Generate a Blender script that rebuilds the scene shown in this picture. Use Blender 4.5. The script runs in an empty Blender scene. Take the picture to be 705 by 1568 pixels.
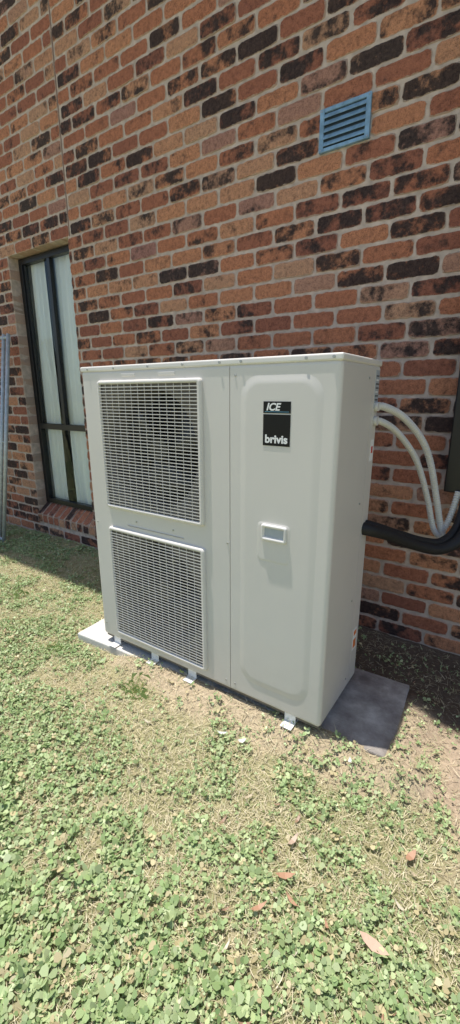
import bpy, bmesh, random
import numpy as np
from math import *
from mathutils import Vector, Matrix
random.seed(4); rng=np.random.default_rng(7)
S=bpy.context.scene; COL=S.collection

# ------------------------------------------------------------------ helpers
def link(o,parent=None):
    COL.objects.link(o)
    if parent: o.parent=parent
    return o
def empty(name):
    e=bpy.data.objects.new(name,None); e.empty_display_size=.1; return link(e)
def mesh_np(name,verts,loops,counts,mat=None,parent=None,colors=None,smooth=False):
    me=bpy.data.meshes.new(name)
    verts=np.asarray(verts,np.float32); loops=np.asarray(loops,np.int32); counts=np.asarray(counts,np.int32)
    me.vertices.add(len(verts)); me.vertices.foreach_set('co',verts.ravel())
    me.loops.add(len(loops)); me.loops.foreach_set('vertex_index',loops)
    me.polygons.add(len(counts))
    st=np.concatenate([[0],np.cumsum(counts)[:-1]]).astype(np.int32)
    me.polygons.foreach_set('loop_start',st); me.polygons.foreach_set('loop_total',counts)
    me.polygons.foreach_set('use_smooth',np.full(len(counts),smooth))
    me.update(calc_edges=True); me.validate()
    if colors is not None:
        a=me.color_attributes.new('col','FLOAT_COLOR','POINT')
        a.data.foreach_set('color',np.asarray(colors,np.float32).ravel())
    if mat: me.materials.append(mat)
    return link(bpy.data.objects.new(name,me),parent)
def boxes(name,L,mat,parent=None,bevel=0,seg=2):
    V=[];Fc=[]
    for a,b in L:
        n=len(V)
        V+=[(a[0],a[1],a[2]),(b[0],a[1],a[2]),(b[0],b[1],a[2]),(a[0],b[1],a[2]),(a[0],a[1],b[2]),(b[0],a[1],b[2]),(b[0],b[1],b[2]),(a[0],b[1],b[2])]
        Fc+=[[n+i for i in f] for f in((3,2,1,0),(4,5,6,7),(0,1,5,4),(1,2,6,5),(2,3,7,6),(3,0,4,7))]
    me=bpy.data.meshes.new(name); me.from_pydata(V,[],Fc); me.materials.append(mat)
    o=link(bpy.data.objects.new(name,me),parent)
    if bevel:
        m=o.modifiers.new('b','BEVEL'); m.width=bevel; m.segments=seg; m.limit_method='ANGLE'
    return o
def box(name,a,b,mat,parent=None,bevel=0,seg=2): return boxes(name,[(a,b)],mat,parent,bevel,seg)
def catmull(P,n=14):
    P=[Vector(p) for p in P]; P=[P[0]*2-P[1]]+P+[P[-1]*2-P[-2]]
    out=[]
    for i in range(1,len(P)-2):
        for k in range(n):
            t=k/n
            out.append(.5*((2*P[i])+(P[i+1]-P[i-1])*t+(2*P[i-1]-5*P[i]+4*P[i+1]-P[i+2])*t*t+(3*P[i]-P[i-1]-3*P[i+1]+P[i+2])*t**3))
    out.append(P[-2]); return out
def sweep(name,pts,rad,mat,parent=None,sides=14,corr=0,pitch=.006):
    P=[Vector(p) for p in pts]
    if corr:
        L=[0]
        for i in range(1,len(P)): L.append(L[-1]+(P[i]-P[i-1]).length)
        n=int(L[-1]/pitch*4); Q=[];R=[]
        for k in range(n+1):
            s=L[-1]*k/n; i=max(j for j in range(len(L)) if L[j]<=s+1e-9); i=min(i,len(P)-2)
            Q.append(P[i].lerp(P[i+1],(s-L[i])/(L[i+1]-L[i]))); R.append(rad*(1+corr*(0,1,1,0)[k%4]))
        P=Q
    else: R=[rad]*len(P)
    V=[];F=[]
    prev=None
    for i,p in enumerate(P):
        t=(P[min(i+1,len(P)-1)]-P[max(i-1,0)]).normalized()
        if prev is None: a=t.orthogonal().normalized()
        else: a=(prev-t*prev.dot(t)).normalized()
        prev=a; b=t.cross(a)
        for k in range(sides):
            an=2*pi*k/sides; V.append(p+(a*cos(an)+b*sin(an))*R[i])
    for i in range(len(P)-1):
        for k in range(sides):
            k2=(k+1)%sides
            F.append([i*sides+k,i*sides+k2,(i+1)*sides+k2,(i+1)*sides+k])
    F.append(list(range(sides))[::-1]); F.append([(len(P)-1)*sides+k for k in range(sides)])
    me=bpy.data.meshes.new(name); me.from_pydata(V,[],F); me.materials.append(mat)
    for p in me.polygons: p.use_smooth=(len(p.vertices)==4 and not corr)
    return link(bpy.data.objects.new(name,me),parent)
LAT=rng.random((128,128))
def vn(x,y,s,off=0):
    x=x*s+off*17.3+1000; y=y*s+off*9.7+1000
    xi=np.floor(x).astype(int); yi=np.floor(y).astype(int); fx=x-xi; fy=y-yi
    fx=fx*fx*(3-2*fx); fy=fy*fy*(3-2*fy)
    g=lambda a,b: LAT[a%128,b%128]
    return (g(xi,yi)*(1-fx)+g(xi+1,yi)*fx)*(1-fy)+(g(xi,yi+1)*(1-fx)+g(xi+1,yi+1)*fx)*fy
def fbm(x,y,s,off=0): return .55*vn(x,y,s,off)+.28*vn(x,y,s*2.1,off+1)+.17*vn(x,y,s*4.3,off+2)
def sm(a,b,x): t=np.clip((x-a)/(b-a),0,1); return t*t*(3-2*t)

# ------------------------------------------------------------------ materials
def mat(name):
    m=bpy.data.materials.new(name); m.use_nodes=True
    return m,m.node_tree.nodes,m.node_tree.links,m.node_tree.nodes['Principled BSDF']
def simple(name,col,rough=.5,metal=0,noise=0,ns=40,bump=0,bs=200,spec=.5):
    m,N,L,B=mat(name)
    B.inputs['Base Color'].default_value=(*col,1); B.inputs['Roughness'].default_value=rough
    B.inputs['Metallic'].default_value=metal; B.inputs['Specular IOR Level'].default_value=spec
    tc=N.new('ShaderNodeTexCoord')
    if noise:
        n=N.new('ShaderNodeTexNoise'); n.inputs['Scale'].default_value=ns; n.inputs['Detail'].default_value=6
        L.new(tc.outputs['Object'],n.inputs['Vector'])
        r=N.new('ShaderNodeValToRGB'); r.color_ramp.elements[0].position=.3; r.color_ramp.elements[1].position=.7
        r.color_ramp.elements[0].color=(*[c*(1-noise) for c in col],1); r.color_ramp.elements[1].color=(*[min(1,c*(1+noise*.6)) for c in col],1)
        L.new(n.outputs['Fac'],r.inputs['Fac']); L.new(r.outputs['Color'],B.inputs['Base Color'])
    if bump:
        n=N.new('ShaderNodeTexNoise'); n.inputs['Scale'].default_value=bs; n.inputs['Detail'].default_value=4
        L.new(tc.outputs['Object'],n.inputs['Vector'])
        b=N.new('ShaderNodeBump'); b.inputs['Strength'].default_value=bump; b.inputs['Distance'].default_value=.003
        L.new(n.outputs['Fac'],b.inputs['Height']); L.new(b.outputs['Normal'],B.inputs['Normal'])
    return m
def casing(name,col):
    m,N,L,B=mat(name)
    tc=N.new('ShaderNodeTexCoord')
    n=N.new('ShaderNodeTexNoise'); n.inputs['Scale'].default_value=2.5; n.inputs['Detail'].default_value=5; L.new(tc.outputs['Object'],n.inputs['Vector'])
    sx=N.new('ShaderNodeSeparateXYZ'); L.new(tc.outputs['Object'],sx.inputs[0])
    mr=N.new('ShaderNodeMapRange'); mr.inputs['From Min'].default_value=.08; mr.inputs['From Max'].default_value=.40; mr.inputs['To Min'].default_value=.42; mr.inputs['To Max'].default_value=.0
    L.new(sx.outputs['Z'],mr.inputs['Value'])
    n2=N.new('ShaderNodeTexNoise'); n2.inputs['Scale'].default_value=18; n2.inputs['Detail'].default_value=8; n2.inputs['Roughness'].default_value=.7; L.new(tc.outputs['Object'],n2.inputs['Vector'])
    mu=N.new('ShaderNodeMath'); mu.operation='MULTIPLY'; L.new(mr.outputs[0],mu.inputs[0]); L.new(n2.outputs['Fac'],mu.inputs[1])
    r=N.new('ShaderNodeValToRGB'); r.color_ramp.elements[0].position=.35; r.color_ramp.elements[1].position=.62
    r.color_ramp.elements[0].color=(*[c*.965 for c in col],1); r.color_ramp.elements[1].color=(*col,1)
    L.new(n.outputs['Fac'],r.inputs['Fac'])
    mx=N.new('ShaderNodeMix'); mx.data_type='RGBA'; L.new(mu.outputs[0],mx.inputs[0]); L.new(r.outputs['Color'],mx.inputs[6]); mx.inputs[7].default_value=(.46,.40,.31,1)
    L.new(mx.outputs[2],B.inputs['Base Color'])
    m2=N.new('ShaderNodeMapRange'); m2.inputs['To Min'].default_value=.24; m2.inputs['To Max'].default_value=.42; L.new(n2.outputs['Fac'],m2.inputs['Value']); L.new(m2.outputs[0],B.inputs['Roughness'])
    return m
M_case=casing('casing_paint',(.715,.685,.645))
M_lid=simple('lid_paint',(.79,.765,.73),.32,noise=.05,ns=6)
M_grill=simple('grille_plastic',(.73,.70,.655),.45,noise=.04,ns=8)
M_dark=simple('dark_interior',(.014,.014,.016),.6,noise=.3,ns=20)
M_shroud=simple('fan_shroud',(.15,.135,.12),.5,noise=.2,ns=8)
M_fan=simple('fan_plastic',(.03,.03,.03),.35,noise=.1)
M_black=simple('black_label',(.006,.006,.007),.45,noise=.1,spec=.3)
M_white=simple('white_print',(.9,.9,.9),.5,noise=.03)
M_blueline=simple('blue_print',(.12,.35,.5),.5,noise=.03)
M_screw=simple('screw_metal',(.45,.45,.44),.35,.8,noise=.1)
M_foot=simple('foot_bracket',(.85,.84,.82),.4,.0,noise=.06)
M_conduit=simple('conduit_pvc',(.66,.645,.61),.45,noise=.06,ns=12)
M_lag=simple('foam_lagging',(.012,.012,.014),.6,noise=.3,ns=60,bump=.3,bs=300)
M_blackmetal=simple('black_aluminium',(.010,.010,.012),.35,.0,noise=.1)
M_vent=simple('vent_blue_metal',(.24,.40,.56),.45,.1,noise=.30,ns=30,bump=.1)
M_ventd=simple('vent_shadow',(.03,.05,.08),.6,noise=.1)
M_galv=simple('galvanised_steel',(.50,.54,.57),.4,.3,noise=.2,ns=40)
M_orange=simple('warning_orange',(.75,.2,.04),.5,noise=.03)
M_red=simple('warning_red',(.6,.05,.04),.5,noise=.03)
M_sticker=simple('sticker_grey',(.42,.46,.5),.4,noise=.05)
M_soffit=simple('soffit_paint',(.8,.79,.76),.6,noise=.05)
M_tile=simple('roof_metal',(.08,.08,.09),.5,noise=.1)
M_room=simple('room_wall',(.5,.48,.44),.8,noise=.05)
M_sealant=simple('joint_sealant',(.26,.17,.13),.8,noise=.3,ns=60)
m,N,L,B=mat('concrete'); tc=N.new('ShaderNodeTexCoord')
n=N.new('ShaderNodeTexNoise'); n.inputs['Scale'].default_value=5; n.inputs['Detail'].default_value=9; n.inputs['Roughness'].default_value=.65; L.new(tc.outputs['Object'],n.inputs['Vector'])
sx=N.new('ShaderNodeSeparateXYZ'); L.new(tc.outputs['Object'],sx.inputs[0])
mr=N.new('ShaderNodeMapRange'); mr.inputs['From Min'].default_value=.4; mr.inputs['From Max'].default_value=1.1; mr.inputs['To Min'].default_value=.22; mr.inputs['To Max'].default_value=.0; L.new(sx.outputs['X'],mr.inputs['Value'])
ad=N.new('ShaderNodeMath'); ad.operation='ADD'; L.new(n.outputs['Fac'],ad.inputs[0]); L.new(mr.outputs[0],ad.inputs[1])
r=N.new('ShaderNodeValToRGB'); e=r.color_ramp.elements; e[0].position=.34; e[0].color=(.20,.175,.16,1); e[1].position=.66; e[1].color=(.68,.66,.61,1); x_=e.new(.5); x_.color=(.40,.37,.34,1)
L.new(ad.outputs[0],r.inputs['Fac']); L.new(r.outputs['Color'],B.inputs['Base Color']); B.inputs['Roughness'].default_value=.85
n2=N.new('ShaderNodeTexNoise'); n2.inputs['Scale'].default_value=140; n2.inputs['Detail'].default_value=5; L.new(tc.outputs['Object'],n2.inputs['Vector'])
b=N.new('ShaderNodeBump'); b.inputs['Strength'].default_value=.6; b.inputs['Distance'].default_value=.003; L.new(n2.outputs['Fac'],b.inputs['Height']); L.new(b.outputs['Normal'],B.inputs['Normal'])
M_concrete=m

def brick_material():
    m,N,L,B=mat('brick')
    at=N.new('ShaderNodeAttribute'); at.attribute_name='col'
    sep=N.new('ShaderNodeSeparateColor'); L.new(at.outputs['Color'],sep.inputs['Color'])
    tc=N.new('ShaderNodeTexCoord')
    va=N.new('ShaderNodeVectorMath'); va.operation='MULTIPLY_ADD'
    L.new(at.outputs['Color'],va.inputs[0]); va.inputs[1].default_value=(13,7,19); L.new(tc.outputs['Object'],va.inputs[2])
    def noise(sc,det=5,rough=.6):
        n=N.new('ShaderNodeTexNoise'); n.inputs['Scale'].default_value=sc; n.inputs['Detail'].default_value=det; n.inputs['Roughness'].default_value=rough
        L.new(va.outputs[0],n.inputs['Vector']); return n
    def math(op,a,b,c=None):
        n=N.new('ShaderNodeMath'); n.operation=op
        for i,v in enumerate((a,b,c)):
            if v is None: continue
            if isinstance(v,(int,float)): n.inputs[i].default_value=v
            else: L.new(v,n.inputs[i])
        return n.outputs[0]
    def ramp(fac,els):
        r=N.new('ShaderNodeValToRGB'); e=r.color_ramp.elements
        while len(e)<len(els): e.new(.5)
        for i,(p,c) in enumerate(els): e[i].position=p; e[i].color=(*c,1)
        L.new(fac,r.inputs['Fac']); return r.outputs['Color']
    def mix(f,a,b,mode='MIX'):
        n=N.new('ShaderNodeMix'); n.data_type='RGBA'; n.blend_type=mode
        for s,v in((0,f),(6,a),(7,b)):
            if isinstance(v,(int,float)): n.inputs[s].default_value=v
            elif isinstance(v,tuple): n.inputs[s].default_value=(*v,1)
            else: L.new(v,n.inputs[s])
        return n.outputs[2]
    base=ramp(sep.outputs[0],[(0,(.32,.125,.085)),(.25,(.41,.16,.098)),(.5,(.50,.205,.115)),(.72,(.58,.275,.155)),(.88,(.54,.31,.20)),(1,(.38,.19,.16))])
    n1=noise(8,4); n2=noise(50,6,.75); n3=noise(210,4,.75); n5=noise(20,4,.7)
    base=mix(.85,base,ramp(n2.outputs['Fac'],[(.3,(.45,.42,.42)),(.5,(1,.97,.95)),(.7,(1.3,1.28,1.22))]),'MULTIPLY')
    t=math('MULTIPLY_ADD',sep.outputs[1],1.05,math('MULTIPLY_ADD',n1.outputs['Fac'],2.1,-1.58))
    t=math('ADD',t,math('MULTIPLY_ADD',n5.outputs['Fac'],1.7,-.85))
    t=math('ADD',t,math('MULTIPLY_ADD',n3.outputs['Fac'],.8,-.40))
    t=math('SUBTRACT',t,math('MULTIPLY',at.outputs['Alpha'],.16))
    dk=ramp(t,[(0,(0,0,0)),(.38,(1,1,1))])
    dcol=ramp(n2.outputs['Fac'],[(.35,(.022,.017,.019)),(.58,(.06,.043,.040)),(.8,(.2,.11,.085))])
    c=mix(math('MULTIPLY',dk,.95),base,dcol)
    sp=ramp(n3.outputs['Fac'],[(.34,(.22,.2,.2)),(.46,(1,1,1)),(.60,(1,1,1)),(.72,(1.5,1.45,1.35))])
    c=mix(.9,c,sp,'MULTIPLY')
    n4=noise(35,5,.7)
    e=math('SUBTRACT',math('MULTIPLY_ADD',at.outputs['Alpha'],.75,n4.outputs['Fac']),.95)
    em=ramp(e,[(0,(0,0,0)),(.14,(1,1,1))])
    c=mix(math('MULTIPLY',em,.7),c,(.54,.42,.34))
    L.new(c,B.inputs['Base Color']); B.inputs['Roughness'].default_value=.85; B.inputs['Specular IOR Level'].default_value=.25
    b=N.new('ShaderNodeBump'); b.inputs['Strength'].default_value=1; b.inputs['Distance'].default_value=.006
    h=math('ADD',math('MULTIPLY',n2.outputs['Fac'],.9),math('MULTIPLY',n3.outputs['Fac'],.5))
    L.new(h,b.inputs['Height']); L.new(b.outputs['Normal'],B.inputs['Normal'])
    return m
M_brick=brick_material()
M_mortar=simple('mortar',(.60,.485,.41),.95,noise=.25,ns=25,bump=.9,bs=260,spec=.1)

def veg_material(name,trans=.2):
    m,N,L,B=mat(name)
    at=N.new('ShaderNodeAttribute'); at.attribute_name='col'
    L.new(at.outputs['Color'],B.inputs['Base Color']); B.inputs['Roughness'].default_value=.45; B.inputs['Specular IOR Level'].default_value=.45
    tr=N.new('ShaderNodeBsdfTranslucent'); L.new(at.outputs['Color'],tr.inputs['Color'])
    mx=N.new('ShaderNodeMixShader'); mx.inputs[0].default_value=trans
    L.new(B.outputs[0],mx.inputs[1]); L.new(tr.outputs[0],mx.inputs[2])
    L.new(mx.outputs[0],N['Material Output'].inputs['Surface'])
    return m
M_veg=veg_material('grass_and_clover')

def ground_material():
    m,N,L,B=mat('lawn_soil')
    tc=N.new('ShaderNodeTexCoord')
    def noise(sc,det=6,r=.6):
        n=N.new('ShaderNodeTexNoise'); n.inputs['Scale'].default_value=sc; n.inputs['Detail'].default_value=det; n.inputs['Roughness'].default_value=r
        L.new(tc.outputs['Object'],n.inputs['Vector']); return n
    at=N.new('ShaderNodeAttribute'); at.attribute_name='col'
    n2=noise(60,8,.75)
    r=N.new('ShaderNodeValToRGB'); r.color_ramp.elements[0].position=.3; r.color_ramp.elements[0].color=(.55,.55,.55,1); r.color_ramp.elements[1].position=.7; r.color_ramp.elements[1].color=(1.3,1.3,1.3,1)
    L.new(n2.outputs['Fac'],r.inputs['Fac'])
    mx=N.new('ShaderNodeMix'); mx.data_type='RGBA'; mx.blend_type='MULTIPLY'; mx.inputs[0].default_value=.9
    L.new(at.outputs['Color'],mx.inputs[6]); L.new(r.outputs['Color'],mx.inputs[7])
    L.new(mx.outputs[2],B.inputs['Base Color']); B.inputs['Roughness'].default_value=.95; B.inputs['Specular IOR Level'].default_value=.1
    b=N.new('ShaderNodeBump'); b.inputs['Strength'].default_value=1; b.inputs['Distance'].default_value=.012
    L.new(n2.outputs['Fac'],b.inputs['Height']); L.new(b.outputs['Normal'],B.inputs['Normal'])
    return m
M_ground=ground_material()

# ------------------------------------------------------------------ ground
def fronty(x): return -1.005+(x+.18)*.0594
def dirt_mask(x,y):
    w=(fbm(x,y,5,3)-.5)*.40
    d1=1-sm(.18,.44,np.hypot((x-1.74),(y+.76)*.85)+w)
    d2=(1-sm(0,.08,np.maximum(np.maximum(.15-x,x-1.5),np.maximum(-1.03-y,y+.4))+w*.5))*.7
    d3=sm(-.1,.15,x+w)*sm(-.72,-.58,y+w*.6)
    return np.clip(np.maximum(np.maximum(d1,d2),d3),0,1)
def hgt(x,y):
    h=(fbm(x,y,2.2,5)-.5)*.035+(fbm(x,y,14,8)-.5)*.016-.004
    fy=fronty(x)
    wob=(fbm(x,y*0+3,9,31)-.5)*.035
    b=np.exp(-(np.minimum(y-(fy+.0),0)/.11)**2)*sm(.05,.28,x)*(1-sm(1.52,1.64,x))*(y<fy+.06)
    spill=(1-sm(fy+.002+wob,fy+.030+wob,y))*sm(.12,.3,x)
    tgt=.026+.013*spill+(fbm(x,y,30,33)-.5)*.006
    h=h*(1-b)+tgt*b
    wx=(fbm(y,x*0+7,7,41)-.5)*.04
    br=np.exp(-(np.maximum(x-1.46,0)/.10)**2)*(x>1.38)*sm(-1.0,-.92,y)*(1-sm(-.50,-.40,y))
    sp2=sm(1.425+wx,1.455+wx,x)
    h=h*(1-br)+(.024+.015*sp2)*br
    h=h-.03*sm(1.60,1.9,x)*sm(-.8,-.4,y)
    return h
xs=np.unique(np.concatenate([np.linspace(-80,-6,14),np.arange(-6,-.3,.04),np.arange(-.3,1.9,.012),np.arange(1.9,4.01,.04),np.linspace(4.1,80,14)]))
ys=np.unique(np.concatenate([np.linspace(-80,-5,14),np.arange(-5,-1.25,.04),np.arange(-1.25,-.8,.010),np.arange(-.8,.3,.025),np.linspace(.3,60,10)]))
X,Y=np.meshgrid(xs,ys,indexing='ij'); fade=sm(-8,-5,X)*(1-sm(4,6,X))*sm(-7,-5,Y)*(1-sm(.2,.5,Y))
Z=hgt(X,Y)*fade-.02*(1-fade)
under=(X>-.1)&(X<1.38)&(Y>fronty(X)+.06)&(Y<-.47)
Z=np.where(under,-.02,Z)
nx,ny=len(xs),len(ys); I=np.arange(nx*ny).reshape(nx,ny)
Q=np.stack([I[:-1,:-1],I[1:,:-1],I[1:,1:],I[:-1,1:]],-1).reshape(-1,4)
D=dirt_mask(X,Y)[...,None]*fade[...,None]
gn=fbm(X,Y,1.6,11)[...,None]
lawn=np.array([.50,.42,.26])*(1-gn)+np.array([.33,.35,.16])*gn
soil=np.array([.60,.47,.34])*(.8+.4*fbm(X,Y,9,13)[...,None])
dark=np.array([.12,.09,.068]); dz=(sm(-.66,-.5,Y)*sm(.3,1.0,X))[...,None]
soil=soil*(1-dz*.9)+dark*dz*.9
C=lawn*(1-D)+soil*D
C=np.concatenate([C,np.ones_like(C[...,:1])],-1).reshape(-1,4)
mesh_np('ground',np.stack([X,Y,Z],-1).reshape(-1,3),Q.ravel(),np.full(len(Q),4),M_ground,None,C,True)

# ------------------------------------------------------------------ grass / clover (one mesh)
VV=[];LL=[];CC=[];CO=[];voff=0
def add(v,faces_per,cols):
    global voff
    n,k,_=v.shape
    VV.append(v.reshape(-1,3)); CO.append(np.concatenate([np.repeat(cols[:,None,:],k,1),np.ones((n,k,1))],-1).reshape(-1,4))
    base=voff+np.arange(n)[:,None]*k
    for f in faces_per:
        LL.append((base+np.array(f)[None]).ravel()); CC.append(np.full(n,len(f)))
    voff+=n*k
def scatter(n,x0,x1,y0,y1,dens):
    x=rng.uniform(x0,x1,n); y=rng.uniform(y0,y1,n)
    k=rng.random(n)<dens(x,y)
    x,y=x[k],y[k]
    spill=.022*((x>.2)&(x<1.3))
    ins=(x>-.2)&(x<1.455)&(y<-.45)&(y>fronty(x)-.006+spill)
    keep=(~ins)&(y<-.015)
    return x[keep],y[keep]
def greenness(x,y): 
    g=.5+(fbm(x,y,2.4,21)-.5)*1.15+(fbm(x,y,10,23)-.5)*.95
    g=g+.09*sm(-.2,-1.6,x)+.09*sm(-1.35,-1.9,y)
    return g
def clover(n,rect,scale=1,boost=0):
    x,y=scatter(n,*rect,lambda x,y:np.clip(sm(.42,.74,greenness(x,y))*.95+.09+boost,0,1)*(1-dirt_mask(x,y)*.93))
    n=len(x); h=hgt(x,y)+rng.uniform(.003,.022,n)*scale
    s=rng.uniform(.0028,.0070,n)*scale*(1+.35*sm(-1.3,-1.8,y)); s=s*rng.choice([1,1,1,1,1.7],n)
    th0=rng.uniform(0,2*pi,n)
    g=rng.random(n)
    base=np.stack([.29+.25*g,.42+.21*g,.17+.17*g],-1)
    dryk=rng.random(n)<.12
    base[dryk]=np.array([.62,.54,.32])
    for j in range(3):
        th=th0+j*2*pi/3+rng.normal(0,.2,n)
        tilt=rng.normal(.15,.5,n); roll=rng.normal(0,.5,n)
        u=np.array([0,.6,1.35,1.6,1.35,.6]); w=np.array([0,-.6,-.65,0,.65,.6])
        uu=s[:,None]*u; ww=s[:,None]*w
        dx=uu*np.cos(tilt)[:,None]; dz=uu*np.sin(tilt)[:,None]+ww*np.sin(roll)[:,None]
        dw=ww*np.cos(roll)[:,None]
        c,sn=np.cos(th)[:,None],np.sin(th)[:,None]
        v=np.stack([x[:,None]+dx*c-dw*sn,y[:,None]+dx*sn+dw*c,h[:,None]+dz],-1)
        add(v,[list(range(6))],base*rng.uniform(.7,1.15,(n,1)))
def blades(n,rect,kind,scale=1,densf=None):
    x,y=scatter(n,*rect,densf or (lambda x,y:(1-dirt_mask(x,y)*.9)))
    n=len(x); h=hgt(x,y)-.002
    th=rng.uniform(0,2*pi,n)
    if kind=='straw':
        l=rng.uniform(.010,.05,n)*scale; el=np.abs(rng.normal(.12,.22,n)); w=rng.uniform(.0004,.0012,n)*scale; h=h+rng.uniform(0,.013,n)
        g=rng.random(n); base=np.stack([.54+.30*g,.48+.27*g,.30+.23*g],-1); bend=rng.normal(-.3,.4,n)
    else:
        l=rng.uniform(.012,.042,n)*scale; el=rng.uniform(.05,1.1,n); w=rng.uniform(.0007,.0017,n)*scale
        g=rng.random(n); base=np.stack([.32+.30*g,.42+.22*g,.18+.16*g],-1); bend=rng.normal(-.7,.4,n)
    sw=rng.normal(0,.35,n)
    px,py,pz=x.copy(),y.copy(),h.copy(); e=el.copy(); t=th.copy()
    rows=[]
    for k,wf in enumerate((1,.85,.1)):
        nxp,nyp=-np.sin(t),np.cos(t)
        rows.append(np.stack([px-nxp*w*wf,py-nyp*w*wf,pz],-1)); rows.append(np.stack([px+nxp*w*wf,py+nyp*w*wf,pz],-1))
        px=px+np.cos(t)*np.cos(e)*l/2; py=py+np.sin(t)*np.cos(e)*l/2; pz=pz+np.sin(e)*l/2
        e=e+bend; t=t+sw
    v=np.stack(rows,1); v[...,2]=np.maximum(v[...,2],h[:,None]-.003)
    add(v,[[0,1,3,2],[2,3,5,4]],base*rng.uniform(.7,1.15,(n,1)))
near=(-2.6,2.3,-2.3,-.02)
clover(105000,near)
blades(170000,near,'straw',1,lambda x,y:(1-.82*dirt_mask(x,y))*(1-.35*sm(.55,.75,greenness(x,y))))
blades(95000,near,'green',1,lambda x,y:(sm(.36,.62,greenness(x,y))*.7+.25)*(1-dirt_mask(x,y)*.93))
for rect,k in (((-6,-2.6,-3.6,-.02),1.),((-2.6,3.8,-3.8,-2.3),1.),((2.3,3.8,-2.3,-.02),.6)):
    clover(int(14000*k),rect,1.7); blades(int(20000*k),rect,'straw',1.9); blades(int(14000*k),rect,'green',1.6)
tx=[(.42,-1.13,80),(-.20,-1.14,45),(-.95,-.9,40)]
for (cx,cy,n) in tx:
    x=rng.normal(cx,.035,n); y=rng.normal(cy,.028,n)
    l=rng.uniform(.025,.06,n); th=rng.uniform(0,2*pi,n); el=rng.uniform(.6,1.4,n)
    h=hgt(x,y); w=.0013
    c,s=np.cos(th),np.sin(th)
    a=np.stack([x-s*w,y+c*w,h],-1); b=np.stack([x+s*w,y-c*w,h],-1)
    m1=np.stack([x+c*np.cos(el)*l*.6,y+s*np.cos(el)*l*.6,h+np.sin(el)*l*.6],-1)
    t1=np.stack([x+c*l*.95*np.cos(el*.6),y+s*l*.95*np.cos(el*.6),h+np.sin(el)*l*.8],-1)
    g=rng.random(n)
    add(np.stack([a,b,m1,t1],1),[[0,1,2],[0,2,3]],np.stack([.30+.2*g,.44+.16*g,.15+.08*g],-1))
x=rng.uniform(-.3,2.4,12000); y=rng.uniform(-1.3,-.03,12000); k=rng.random(12000)<dirt_mask(x,y)
k&=~((x>-.2)&(x<1.45)&(y<-.44)&(y>fronty(x)+.02)); x,y=x[k],y[k]; n=len(x); s=rng.uniform(.0015,.006,n); h=hgt(x,y)
o=rng.normal(0,1,(n,4,3)); o/=np.linalg.norm(o,axis=-1,keepdims=True)
v=np.stack([x,y,h+s*.3],-1)[:,None]+o*s[:,None,None]
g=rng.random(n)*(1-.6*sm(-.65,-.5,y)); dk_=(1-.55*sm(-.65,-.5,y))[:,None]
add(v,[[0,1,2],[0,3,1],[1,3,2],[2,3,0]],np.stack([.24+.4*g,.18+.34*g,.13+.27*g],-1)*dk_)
mesh_np('lawn_grass',np.concatenate(VV),np.concatenate(LL),np.concatenate(CC),M_veg,None,np.concatenate(CO))

V=[];F=[];Cc=[]
def leaf(x,y,l,w,a,col,z=.02):
    n=len(V); h=float(hgt(np.array([x]),np.array([y]))[0])+z
    prof=[(0,0),(.2,.7),(.5,1),(.8,.6),(1,0),(.8,-.6),(.5,-1),(.2,-.7)]
    for (u,q) in prof:
        dx=(u-.5)*l; dy=q*w/2
        V.append((x+dx*cos(a)-dy*sin(a),y+dx*sin(a)+dy*cos(a),h+.012*(u-.5)**2*4+abs(q)*w*.12)); Cc.append((*col,1))
    F.append([n,n+1,n+7]);F.append([n+1,n+2,n+6,n+7]);F.append([n+2,n+3,n+5,n+6]);F.append([n+3,n+4,n+5])
br=(.55,.32,.21)
leaf(1.574,-1.472,.075,.028,-.1,(.75,.52,.40)); leaf(1.328,-1.456,.055,.018,.6,br); leaf(1.307,-1.562,.05,.012,1.0,br); leaf(1.37,-1.50,.045,.01,-.3,br)
leaf(.885,-1.13,.04,.014,.5,(.8,.79,.76)); leaf(.97,-1.12,.035,.02,.8,(.8,.79,.76)); leaf(1.35,-1.0,.025,.014,2,(.85,.85,.85)); leaf(1.60,-1.2,.05,.02,1.2,br); leaf(1.3,-1.35,.05,.015,1.4,(.6,.45,.35))
for i in range(170):
    leaf(random.uniform(-2.2,2.3),random.uniform(-2.1,-1.06) if i%3 else random.uniform(-.4,-.05),random.uniform(.012,.04),random.uniform(.004,.010),random.uniform(0,6.28),random.choice([br,(.6,.5,.36),(.4,.26,.18),(.7,.64,.5)]),.012)
mesh_np('fallen_leaves',V,[i for f in F for i in f],[len(f) for f in F],M_veg,None,Cc)

# ------------------------------------------------------------------ house
house=empty('brick_house')
CH=.086; Z0=-.004; ZT=5.42; XL,XR=-7,4.6
WX0,WX1,WZ0,WZ1=-2.08,-1.28,.20,Z0+28*CH
bricks=[]
nrow=int((ZT-Z0)/CH)
for r in range(-2,nrow):
    z0=Z0+r*CH+.005; z1=z0+.076
    ph=(.12 if r%2 else 0)+.678+.005+random.uniform(-.005,.005)
    k0=int((XL-ph)/.24)-1
    x=ph+k0*.24
    while x<XR:
        iv=[(x,x+.23)]
        if z1>WZ0-.05 and z0<WZ1-.01:
            iv2=[]
            for a,b in iv:
                if a<WX0: iv2.append((a,min(b,WX0)))
                if b>WX1: iv2.append((max(a,WX1),b))
            iv=iv2
        if z0>WZ1-.01:
            iv2=[]
            for a,b in iv:
                if a<-1.261: iv2.append((a,min(b,-1.261)))
                if b>-1.251: iv2.append((max(a,-1.251),b))
            iv=iv2
        for a,b in iv:
            if b-a>.02: bricks.append((a,b,z0,z1))
        x+=.24
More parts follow.
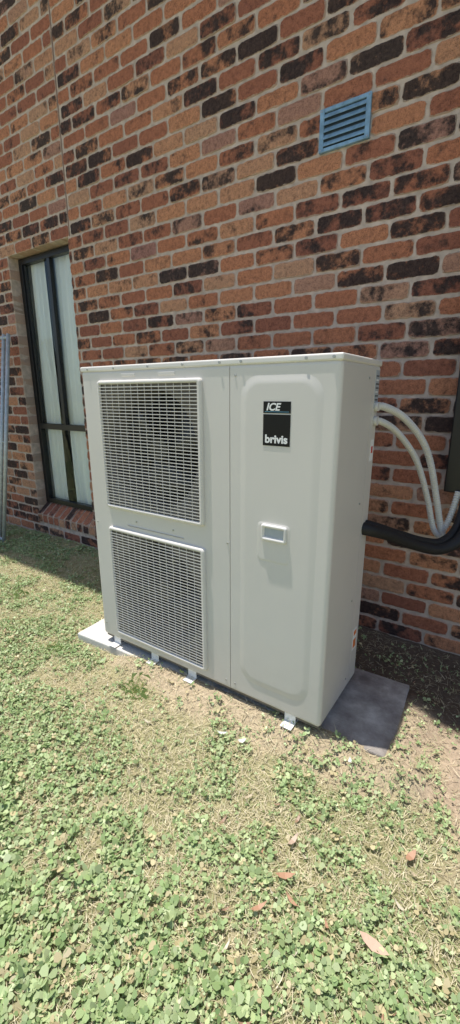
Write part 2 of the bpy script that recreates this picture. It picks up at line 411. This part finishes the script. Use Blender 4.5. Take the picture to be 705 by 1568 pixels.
def brick_mesh(name,B,parent,xf=None):
    nb=len(B); B=np.array(B)
    a,b,z0,z1=B.T
    nu,nv=11,4
    per=[(i/nu,0) for i in range(nu)]+[(1,j/nv) for j in range(nv)]+[(1-i/nu,1) for i in range(nu)]+[(0,1-j/nv) for j in range(nv)]
    per=np.array(per); K=len(per)
    a=a+rng.normal(0,.0015,nb); b=b+rng.normal(0,.0015,nb); z0=z0+rng.normal(0,.0014,nb); z1=z1+rng.normal(0,.0014,nb)
    yo=np.clip(rng.normal(-.0005,.0014,nb),-.004,.0012); rot=rng.normal(0,.004,nb)
    def ring(inset,y,jit,rc):
        cx,cz=(a+b)/2,(z0+z1)/2; hx,hz=(b-a)/2-inset,(z1-z0)/2-inset
        u=per[:,0]*2-1; v=per[:,1]*2-1
        PX=u[None]*hx[:,None]; PZ=v[None]*hz[:,None]
        corner=(np.abs(u)>.999)&(np.abs(v)>.999)
        PX=PX-np.sign(u)[None]*corner*rc; PZ=PZ-np.sign(v)[None]*corner*rc
        PX=PX+rng.normal(0,jit,(nb,K)); PZ=PZ+rng.normal(0,jit,(nb,K))+PX*rot[:,None]
        return np.stack([cx[:,None]+PX,np.full((nb,K),y)+yo[:,None],cz[:,None]+PZ],-1)
    R=[ring(0,.09,0,0),ring(0,.006,.0018,.004),ring(.003,.0012,.0014,.005),ring(.012,0,.0008,.002)]
    V=np.stack(R,1)
    off=np.arange(nb)*4*K
    quads=[]
    for q in range(3):
        i=np.arange(K); j=(i+1)%K
        quads.append(np.stack([q*K+i,q*K+j,(q+1)*K+j,(q+1)*K+i],-1))
    quads=np.concatenate(quads)
    LQ=(off[:,None,None]+quads[None]).reshape(-1)
    LN=(off[:,None]+3*K+np.arange(K)[None]).reshape(-1)
    col=np.zeros((nb,4,K,4)); rd=rng.random((nb,3)); col[...,:3]=rd[:,None,None,:]
    for q,e in enumerate((1,1,.75,0)): col[:,q,:,3]=e
    V=V.reshape(-1,3)
    if xf is not None: V=xf(V)
    return mesh_np(name,V,np.concatenate([LQ,LN]),np.concatenate([np.full(nb*3*K,4),np.full(nb,K)]),M_brick,parent,col.reshape(-1,4))
brick_mesh('brickwork',bricks,house)
mo=.0038
boxes('mortar',[((XL,mo,-.3),(WX0-.004,.115,ZT)),((WX1+.004,mo,-.3),(XR,.115,WZ1)),((WX0-.004,mo,-.3),(WX1+.004,.115,WZ0-.09)),((WX0-.004,mo,WZ1+.004),(WX1+.004,.115,ZT)),((WX1+.004,mo,WZ1),(XR,.115,ZT))],M_mortar,house)
box('control_joint',(-1.2615,.0022,WZ1+.004),(-1.2505,.006,ZT),M_sealant,house)
sb=[]
x=WX0-.02
while x<WX1+.02: sb.append((x+.004,x+.080,0,.15)); x+=.0855
def sillxf(V):
    z=V[:,2]; y=V[:,1]
    s=np.array([cos(radians(38)),sin(radians(38))]); nrm=np.array([-s[1],s[0]])
    Y=-.018+z*s[0]-y*nrm[0]; Zz=.198+z*s[1]-y*nrm[1]
    return np.stack([V[:,0],Y,Zz],-1)
brick_mesh('window_sill_bricks',sb,house,sillxf)
boxes('sill_mortar',[((WX0-.02,-.008,.118),(WX1+.02,.11,.195))],M_mortar,house)
bm=bmesh.new()
pr=[(-.010,.196),(.108,.196),(.108,.283)]
va=[bm.verts.new((WX0,p[0],p[1])) for p in pr]; vb=[bm.verts.new((WX1,p[0],p[1])) for p in pr]
bm.faces.new(va); bm.faces.new(vb[::-1])
for i in range(3): bm.faces.new((va[i],vb[i],vb[(i+1)%3],va[(i+1)%3]))
bmesh.ops.recalc_face_normals(bm,faces=bm.faces)
me=bpy.data.meshes.new('sill_wedge'); bm.to_mesh(me); bm.free(); me.materials.append(M_mortar); link(bpy.data.objects.new('sill_wedge',me),house)
brick_mesh('window_sill_brick_ends',[(a,b,.118,.192) for a,b,_,_ in sb],house,lambda V: V+np.array([0,-.014,0]))

# window
fy0,fy1=.085,.135
fz0,fz1=.292,WZ1-.004
fx0,fx1=WX0+.004,WX1-.004
fw=.045; zt=1.02; xm=-1.672
frame=[((fx0,fy0,fz0),(fx0+fw,fy1,fz1)),((fx1-fw,fy0,fz0),(fx1,fy1,fz1)),((fx0+fw,fy0+.001,fz1-fw),(fx1-fw,fy1,fz1-.001)),((fx0+fw,fy0+.001,fz0+.001),(fx1-fw,fy1,fz0+fw)),
 ((fx0+fw,fy0+.002,zt-.025),(fx1-fw,fy1-.002,zt+.025)),((xm-.02,fy0+.004,zt+.025),(xm+.02,fy1-.004,fz1-fw))]
boxes('window_frame',frame,M_blackmetal,house,.002,1)
boxes('window_sash',[((fx0+fw,fy0+.012,zt+.026),(fx0+fw+.022,fy1-.008,fz1-fw-.001)),((fx1-fw-.022,fy0+.012,zt+.026),(fx1-fw,fy1-.008,fz1-fw-.001))],M_blackmetal,house,.002,1)
m,N,L,B=mat('window_glass')
gl=N.new('ShaderNodeBsdfGlossy'); gl.inputs['Roughness'].default_value=.01; gl.inputs['Color'].default_value=(.85,.95,.97,1)
tr=N.new('ShaderNodeBsdfTransparent'); tr.inputs['Color'].default_value=(.965,.995,.995,1)
fr=N.new('ShaderNodeFresnel'); fr.inputs['IOR'].default_value=1.45
mx=N.new('ShaderNodeMixShader'); L.new(fr.outputs[0],mx.inputs[0]); L.new(tr.outputs[0],mx.inputs[1]); L.new(gl.outputs[0],mx.inputs[2])
L.new(mx.outputs[0],N['Material Output'].inputs['Surface']); M_glass=m
def pane(name,x0,x1,z0,z1,y):
    me=bpy.data.meshes.new(name); me.from_pydata([(x0,y,z0),(x1,y,z0),(x1,y,z1),(x0,y,z1)],[],[(0,1,2,3)]); me.materials.append(M_glass)
    return link(bpy.data.objects.new(name,me),house)
pane('glass_lower',fx0+fw-.005,fx1-fw+.005,fz0+fw-.005,zt-.02,.110)
pane('glass_left',fx0+fw-.005,xm,zt+.02,fz1-fw+.005,.115)
pane('glass_right',xm,fx1-fw+.005,zt+.02,fz1-fw+.005,.108)
m,N,L,B=mat('sheer_curtain')
B.inputs['Base Color'].default_value=(.97,.96,.93,1); B.inputs['Roughness'].default_value=.9
M_cur=m
def curtain(name,x0,x1,amp,fr_,y=.160):
    n=int((x1-x0)/.004); xx=np.linspace(x0,x1,n); zz=np.array([.1,.6,1.2,1.8,2.5])
    XX,ZZ=np.meshgrid(xx,zz,indexing='ij')
    YY=y+amp*np.sin(XX*fr_+np.sin(XX*23)*1.4+.5*np.sin(ZZ*1.7))*(1.1-.15*ZZ)+.004*np.sin(ZZ*3+XX*40)
    I=np.arange(n*5).reshape(n,5); Qd=np.stack([I[:-1,:-1],I[1:,:-1],I[1:,1:],I[:-1,1:]],-1).reshape(-1,4)
    return mesh_np(name,np.stack([XX,YY,ZZ],-1).reshape(-1,3),Qd.ravel(),np.full(len(Qd),4),M_cur,house,None,True)
curtain('curtain_left',-2.5,-1.80,.018,85); curtain('curtain_right',-1.70,-1.0,.018,72)
boxes('room',[((-3.2,2.6,-.1),(.4,2.7,2.8)),((-3.3,.118,-.1),(-3.2,2.6,2.8)),((.4,.118,-.1),(.5,2.6,2.8)),((-3.2,.118,2.7),(.4,2.6,2.8)),((-3.2,.118,.02),(.4,2.6,.08))],M_room,house)
OV=.86
boxes('soffit',[((XL-.3,-OV,ZT+.002),(XR+.3,.3,ZT+.03))],M_soffit,house)
boxes('fascia_gutter',[((XL-.3,-OV-.10,ZT+.01),(XR+.3,-OV-.002,ZT+.16))],M_soffit,house,.01)
bm=bmesh.new(); pts=[(XL-.3,-OV-.02,ZT+.17),(XR+.3,-OV-.02,ZT+.17),(XR+.3,4,ZT+2.2),(XL-.3,4,ZT+2.2)]
bm.faces.new([bm.verts.new(p) for p in pts]); me=bpy.data.meshes.new('roof'); bm.to_mesh(me); bm.free(); me.materials.append(M_tile)
ro=link(bpy.data.objects.new('roof',me),house); sd=ro.modifiers.new('s','SOLIDIFY'); sd.thickness=.05; sd.offset=-1

# vent
vent=empty('wall_vent')
vx0,vx1,vz0,vz1=.678,.918,2.404,2.576
boxes('vent_frame',[((vx0,-.014,vz0),(vx0+.022,.004,vz1)),((vx1-.022,-.014,vz0),(vx1,.004,vz1)),((vx0+.022,-.0138,vz1-.016),(vx1-.022,.004,vz1-.0002)),((vx0+.022,-.0138,vz0+.0002),(vx1-.022,.004,vz0+.016))],M_vent,vent,.0015,1)
box('vent_back',(vx0+.01,-.006,vz0+.01),(vx1-.01,.003,vz1-.01),M_ventd,vent)
for i in range(5):
    z=vz0+.019+i*.0275
    bm=bmesh.new()
    P=[(-.005,z+.021),(-.016,z+.002),(-.0175,z+.003),(-.0065,z+.023)]
    A=[bm.verts.new((vx0+.02,p[0],p[1])) for p in P]; Bq=[bm.verts.new((vx1-.02,p[0],p[1])) for p in P]
    bm.faces.new(A[::-1]); bm.faces.new(Bq)
    for k in range(4): bm.faces.new((A[k],Bq[k],Bq[(k+1)%4],A[(k+1)%4]))
    bmesh.ops.recalc_face_normals(bm,faces=bm.faces)
    me=bpy.data.meshes.new('louvre'); bm.to_mesh(me); bm.free(); me.materials.append(M_vent); link(bpy.data.objects.new('louvre_%d'%i,me),vent)
for (sx,sz) in((vx0+.009,vz0+.009),(vx1-.009,vz1-.009),(vx0+.009,vz1-.009),(vx1-.009,vz0+.009)):
    sweep('vent_screw',[(sx,-.012,sz),(sx,-.0165,sz)],.0035,M_screw,vent,10)

# ------------------------------------------------------------------ slab
def prism(poly,z0,z1,mat_,name,parent=None,bev=.004):
    bm=bmesh.new()
    A=[bm.verts.new((p[0],p[1],z0)) for p in poly]; Bq=[bm.verts.new((p[0],p[1],z1)) for p in poly]
    bm.faces.new(A[::-1]); bm.faces.new(Bq)
    n=len(poly)
    for i in range(n): bm.faces.new((A[i],A[(i+1)%n],Bq[(i+1)%n],Bq[i]))
    bmesh.ops.recalc_face_normals(bm,faces=bm.faces)
    me=bpy.data.meshes.new(name); bm.to_mesh(me); bm.free(); me.materials.append(mat_)
    o=link(bpy.data.objects.new(name,me),parent)
    if bev: mm=o.modifiers.new('b','BEVEL'); mm.width=bev; mm.segments=2
    return o
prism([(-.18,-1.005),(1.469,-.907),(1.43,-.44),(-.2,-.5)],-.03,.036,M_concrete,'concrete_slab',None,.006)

# ------------------------------------------------------------------ heat pump unit
unit=empty('air_conditioner_outdoor_unit')
W=1.217; yF=-.964; yB=-.561; zb=.08; zt_=1.416
body=box('casing',(0,yF,zb),(W,yB,zt_-.016),M_case,unit,.016,5)
def cyl(x,z,r,y0,y1,n=72):
    bm=bmesh.new()
    A=[bm.verts.new((x+r*cos(2*pi*k/n),y0,z+r*sin(2*pi*k/n))) for k in range(n)]
    Bq=[bm.verts.new((x+r*cos(2*pi*k/n),y1,z+r*sin(2*pi*k/n))) for k in range(n)]
    bm.faces.new(A); bm.faces.new(Bq[::-1])
    for k in range(n): bm.faces.new((A[k],Bq[k],Bq[(k+1)%n],A[(k+1)%n]))
    bmesh.ops.recalc_face_normals(bm,faces=bm.faces)
    me=bpy.data.meshes.new('c'); bm.to_mesh(me); bm.free(); return link(bpy.data.objects.new('c',me))
FX,FZ1,FZ2,FR=.405,1.073,.41,.262
cut=[cyl(FX,FZ1,FR,yF-.05,yF+.30),cyl(FX,FZ2,FR,yF-.05,yF+.30)]
cut.append(box('c',(.8095,yF-.01,zb-.01),(.8135,yF+.004,zt_),M_case))
cut.append(box('c',(W-.003,-.655,zb-.01),(W+.01,-.652,zt_),M_case))
for c in cut:
    mm=body.modifiers.new('x','BOOLEAN'); mm.object=c; mm.operation='DIFFERENCE'; mm.solver='EXACT'
dg=bpy.context.evaluated_depsgraph_get(); dg.update()
me=bpy.data.meshes.new_from_object(body.evaluated_get(dg)); body.modifiers.clear(); body.data=me
for c in cut: bpy.data.objects.remove(c)
lid=box('lid',(-.002,yF-.003,zt_-.022),(W+.002,yB+.003,zt_),M_lid,unit,.006,3)
def screw(x,z,y=yF,r=.0048):
    sweep('screw',[(x,y+.001,z),(x,y-.003,z)],r,M_screw,unit,10)
for x in (.05,.22,.42,.60,.77,.86,1.10,1.19): screw(x,1.405,yF-.003)
for x,z in ((.835,1.36),(.835,.12),(.79,.12),(.30,.742),(.52,.742),(.03,.7),(.03,.15),(.80,.74)): screw(x,z,yF,.0038)
for z in (1.35,.9,.5,.14):
    sweep('screw',[(W-.001,-.70,z),(W+.003,-.70,z)],.004,M_screw,unit,10)
def rrect(x0,x1,z0,z1,r,n=6):
    P=[]
    for cx,cz,a in((x1-r,z1-r,0),(x0+r,z1-r,90),(x0+r,z0+r,180),(x1-r,z0+r,270)):
        for k in range(n+1):
            t=radians(a+90*k/n); P.append((cx+r*cos(t),cz+r*sin(t)))
    return P
def rings(name,R,mat_,parent,cap=True,smooth=True):
    V=[];F=[]
    for (pts,y) in R: V+=[(p[0],y,p[1]) for p in pts]
    n=len(R[0][0])
    for i in range(len(R)-1):
        for k in range(n): F.append([i*n+k,i*n+(k+1)%n,(i+1)*n+(k+1)%n,(i+1)*n+k][::-1])
    if cap: F.append([(len(R)-1)*n+k for k in range(n)][::-1])
    me=bpy.data.meshes.new(name); me.from_pydata(V,[],F); me.materials.append(mat_)
    for p in me.polygons: p.use_smooth=smooth and len(p.vertices)==4
    return link(bpy.data.objects.new(name,me),parent)
R=[]
for k in range(9):
    t=k/8; ins=.036*t; hh=.0042*(t*t*(3-2*t))
    R.append((rrect(.850+ins,1.172-ins,.150+ins,1.366-ins,.075-ins*.6,8),yF+.0005-hh))
rings('embossed_panel',R,M_case,unit)
eY=yF-.0037
hx0,hx1,hz0,hz1=.955,1.056,.788,.848
rings('handle_surround',[(rrect(hx0-.022,hx1+.014,hz0-.085,hz1+.008,.018),eY+.0006),(rrect(hx0-.012,hx1+.004,hz0-.075,hz1-.002,.012),eY-.0025)],M_case,unit)
fr_=[(rrect(hx0,hx1,hz0,hz1,.008),eY-.002),(rrect(hx0,hx1,hz0,hz1,.008),eY-.009),(rrect(hx0+.003,hx1-.003,hz0+.003,hz1-.003,.006),eY-.012),(rrect(hx0+.008,hx1-.008,hz0+.010,hz1-.008,.004),eY-.0115),(rrect(hx0+.012,hx1-.012,hz0+.013,hz1-.013,.003),eY-.0030)]
rings('handle_frame',fr_,M_lid,unit,False)
rings('handle_pocket',[(rrect(hx0+.012,hx1-.012,hz0+.013,hz1-.013,.003),eY-.0032),(rrect(hx0+.02,hx1-.02,hz0+.02,hz1-.02,.002),eY-.0034)],M_sticker,unit)
def grille(nm,x0,x1,z0,z1):
    g=.015
    fr=[(rrect(x0,x1,z0,z1,.014),yF+.001),(rrect(x0,x1,z0,z1,.014),yF-.008),(rrect(x0+.004,x1-.004,z0+.004,z1-.004,.011),yF-.015),
        (rrect(x0+g,x1-g,z0+g,z1-g,.006),yF-.017),(rrect(x0+g+.002,x1-g-.002,z0+g+.002,z1-g-.002,.005),yF-.006)]
    rings(nm+'_frame',fr,M_grill,unit,False)
    L=[]; n=int((z1-z0-2*g)/.0132); st=(z1-z0-2*g)/n
    for i in range(1,n):
        z=z0+g+i*st; L.append(((x0+g-.002,yF-.0165,z-.0016),(x1-g+.002,yF-.0135,z+.0016)))
    nv=14; sx=(x1-x0-2*g)/nv
    for i in range(1,nv):
        x=x0+g+i*sx; L.append(((x-.0009,yF-.0130,z0+g-.002),(x+.0009,yF-.0110,z1-g+.002)))
    boxes(nm+'_bars',L,M_grill,unit)
grille('upper_grille',.118,.692,.789,1.356)
grille('lower_grille',.118,.692,.125,.695)
for i,(zc,z0,z1) in enumerate(((FZ1,.80,1.345),(FZ2,.136,.684))):
    n=64; sq=[]
    for k in range(n):
        a=2*pi*k/n; c,s=cos(a),sin(a); m_=max(abs(c)/.275,abs(s)/((z1-z0)/2))
        sq.append((FX+c/m_,(z0+z1)/2+s/m_))
    ci=[(FX+FR*.995*cos(2*pi*k/n),zc+FR*.995*sin(2*pi*k/n)) for k in range(n)]
    ci2=[(FX+FR*.94*cos(2*pi*k/n),zc+FR*.94*sin(2*pi*k/n)) for k in range(n)]
    rings('fan_shroud_%d'%i,[(sq,yF-.0025),(ci,yF-.003),(ci2,yF+.03),(ci2,yF+.28)],M_shroud,unit,True)
    hub=cyl(FX,zc,.05,yF+.05,yF+.14,32); hub.name='fan_hub_%d'%i; hub.parent=unit; hub.data.materials.append(M_fan)
    bm=bmesh.new()
    for b in range(3):
        a0=b*2*pi/3+.4+i
        rows=[]
        for r_ in (.045,.10,.16,.225):
            row=[]
            for t in (0,.33,.66,1):
                aa=a0+(t-.5)*(1.15+.8*(r_/.225))*.75+ .4*r_/.225
                row.append(bm.verts.new((FX+r_*cos(aa),yF+.06+.075*t,zc+r_*sin(aa))))
            rows.append(row)
        for p in range(3):
            for q_ in range(3): bm.faces.new((rows[p][q_],rows[p][q_+1],rows[p+1][q_+1],rows[p+1][q_]))
    me=bpy.data.meshes.new('b'); bm.to_mesh(me); bm.free(); me.materials.append(M_fan)
    for p in me.polygons:p.use_smooth=True
    o=link(bpy.data.objects.new('fan_blades_%d'%i,me),unit); sd=o.modifiers.new('s','SOLIDIFY'); sd.thickness=.004
    back=cyl(FX,zc,FR*.93,yF+.20,yF+.21,48); back.name='coil_back_%d'%i; back.parent=unit; back.data.materials.append(M_dark)
for (x0,x1,z0,z1) in ((.26,.345,1.368,1.384),(.47,.56,1.368,1.384),(.24,.58,.712,.722)):
    rings('emboss',[(rrect(x0,x1,z0,z1,.004),yF+.0005),(rrect(x0+.003,x1-.003,z0+.003,z1-.003,.003),yF-.003)],M_case,unit)
ly=eY
lx0,lx1=.952,1.054
box('brand_plate_small',(lx0,ly-.0014,1.236),(lx1,ly-.0002,1.274),M_black,unit)
box('brand_plate_line',(lx0+.006,ly-.0018,1.2400),(lx1-.006,ly-.0014,1.2415),M_blueline,unit)
box('brand_plate',(lx0,ly-.0014,1.128),(lx1,ly-.0002,1.232),M_black,unit)
def text(body_,x,z,size,mat_,shear=0,off=.0,sx=1):
    cu=bpy.data.curves.new('txt','FONT'); cu.body=body_; cu.size=size; cu.shear=shear; cu.offset=off; cu.extrude=.0002; cu.align_x='CENTER'
    o=bpy.data.objects.new('t',cu); link(o)
    dg=bpy.context.evaluated_depsgraph_get(); dg.update()
    me=bpy.data.meshes.new_from_object(o.evaluated_get(dg)); bpy.data.objects.remove(o)
    me.materials.clear(); me.materials.append(mat_)
    o=link(bpy.data.objects.new('lettering',me),unit); o.location=(x,ly-.0018,z); o.rotation_euler=(radians(90),0,0); o.scale=(sx,1,1)
    return o
text('ICE',.988,1.2455,.033,M_white,.25,.0010,1.05)
text('brivis',1.003,1.1385,.037,M_white,0,.0013,1.08)
xs_=W
box('rating_plate',(xs_,-.622,1.245),(xs_+.001,-.580,1.38),M_sticker,unit)
for k in range(8): box('rating_line',(xs_+.001,-.617,1.26+k*.014),(xs_+.0014,-.588+(k%3)*.004,1.264+k*.014),M_black if k%3 else M_white,unit)
box('warning_sticker',(xs_,-.618,1.05),(xs_+.001,-.585,1.13),M_white,unit)
box('warning_sticker_red',(xs_+.001,-.612,1.08),(xs_+.0015,-.592,1.105),M_red,unit)
box('warning_label',(xs_,-.640,.24),(xs_+.001,-.60,.34),M_white,unit)
box('warning_label_orange',(xs_+.001,-.636,.25),(xs_+.0015,-.605,.29),M_orange,unit)
box('warning_label_orange_top',(xs_+.001,-.636,.31),(xs_+.0015,-.605,.33),M_orange,unit)
for i,x in enumerate((.088,.356,.59,1.088)):
    boxes('foot_%d'%i,[((x-.024,yF-.028,.040),(x+.024,yB+.03,.0435)),((x-.024,yF+.012,.0436),(x+.024,yF+.016,.0795)),((x-.024,yB-.016,.0436),(x+.024,yB-.012,.0795))],M_foot,unit,.001,1)
box('base_pan',(.01,yF+.014,.066),(W-.01,yB-.01,.0805),M_shroud,unit)
lines=empty('refrigerant_pipes')
sweep('lagged_pipe',catmull([(W-.02,-.625,.785),(1.24,-.60,.775),(1.30,-.50,.735),(1.377,-.38,.675),(1.455,-.29,.645),(1.52,-.22,.68),(1.545,-.16,.78),(1.55,-.10,.95)]),.026,M_lag,lines,18)
sweep('lagged_pipe_thin',catmull([(W-.02,-.600,.80),(1.25,-.57,.785),(1.32,-.46,.735),(1.40,-.34,.685),(1.46,-.26,.675),(1.50,-.18,.73),(1.51,-.11,.86),(1.51,-.08,.97)]),.016,M_lag,lines,16)
box('pipe_cover',(1.417,-.10,.86),(1.62,-.002,4.6),M_blackmetal,lines,.006,2)
cond=empty('electrical_conduit')
sweep('conduit_outer',catmull([(W-.01,-.60,1.252),(1.24,-.56,1.25),(1.285,-.44,1.208),(1.34,-.34,1.12),(1.375,-.28,1.02),(1.407,-.22,.86),(1.436,-.18,.71),(1.45,-.16,.66)]),.0120,M_conduit,cond,14,.20,.0115)
sweep('conduit_inner',catmull([(W-.01,-.60,1.200),(1.235,-.56,1.195),(1.268,-.45,1.15),(1.315,-.35,1.06),(1.345,-.29,.97),(1.378,-.235,.84),(1.408,-.20,.71),(1.44,-.17,.655)]),.0108,M_conduit,cond,14,.20,.0115)
sweep('conduit_short',catmull([(1.43,-.18,.66),(1.455,-.15,.72),(1.47,-.13,.79),(1.48,-.11,.87)]),.0120,M_conduit,cond,14,.20,.0115)
for y,z in ((-.60,1.252),(-.60,1.2)): sweep('gland',[(W-.002,y,z),(W+.014,y,z)],.017,M_conduit,cond,12)

# ------------------------------------------------------------------ leaning fence panel
fence=empty('temporary_fence_panel')
def fp(u,v):
    a=Vector((-2.10,-.37,-.01)); b=Vector((-2.075,-.085,1.80))
    return a.lerp(b,v)+Vector((-u,0,0))
for u in (0,.07,2.2): sweep('post',[fp(u,0),fp(u,1)],.016,M_galv,fence,12)
for v in (.02,.985,.5): sweep('rail',[fp(0,v),fp(2.2,v)],.014 if v!=.5 else .008,M_galv,fence,10)
for i in range(1,30): sweep('wire_v',[fp(.07+i*.073,.02),fp(.07+i*.073,.985)],.0022,M_galv,fence,5)
for i in range(1,22): sweep('wire_h',[fp(0,.02+i*.045),fp(2.2,.02+i*.045)],.0022,M_galv,fence,5)

# ------------------------------------------------------------------ light
sd_=Vector((-.175,-.07,1)).normalized()
sun=bpy.data.lights.new('sun','SUN'); sun.energy=5; sun.angle=radians(.5); sun.color=(1,.95,.87)
so=link(bpy.data.objects.new('sun',sun)); so.rotation_euler=sd_.to_track_quat('Z','Y').to_euler()
w=bpy.data.worlds.new('World'); S.world=w; w.use_nodes=True; nt=w.node_tree
sk=nt.nodes.new('ShaderNodeTexSky'); sk.sky_type='NISHITA'; sk.sun_disc=False
sk.sun_elevation=asin(sd_.z); sk.sun_rotation=atan2(sd_.x,sd_.y)
nt.links.new(sk.outputs[0],nt.nodes['Background'].inputs[0]); nt.nodes['Background'].inputs[1].default_value=.15

# ------------------------------------------------------------------ camera
cam=bpy.data.cameras.new('camera'); cam.sensor_fit='VERTICAL'; cam.sensor_height=24; cam.lens=24*655.4/1568; cam.clip_start=.02; cam.clip_end=500
co=link(bpy.data.objects.new('camera',cam)); co.location=(1.695,-2.2557,1.2964)
yaw,p,r=.6,.2679,-.0026
fw_=Vector((-sin(yaw)*cos(p),cos(yaw)*cos(p),-sin(p))); rt=Vector((cos(yaw),sin(yaw),0)); up=rt.cross(fw_)
rt2=rt*cos(r)+up*sin(r); up2=-rt*sin(r)+up*cos(r)
co.rotation_euler=Matrix((rt2,up2,-fw_)).transposed().to_euler()
S.camera=co
S.view_settings.view_transform='Standard'; S.view_settings.look='None'; S.view_settings.exposure=0
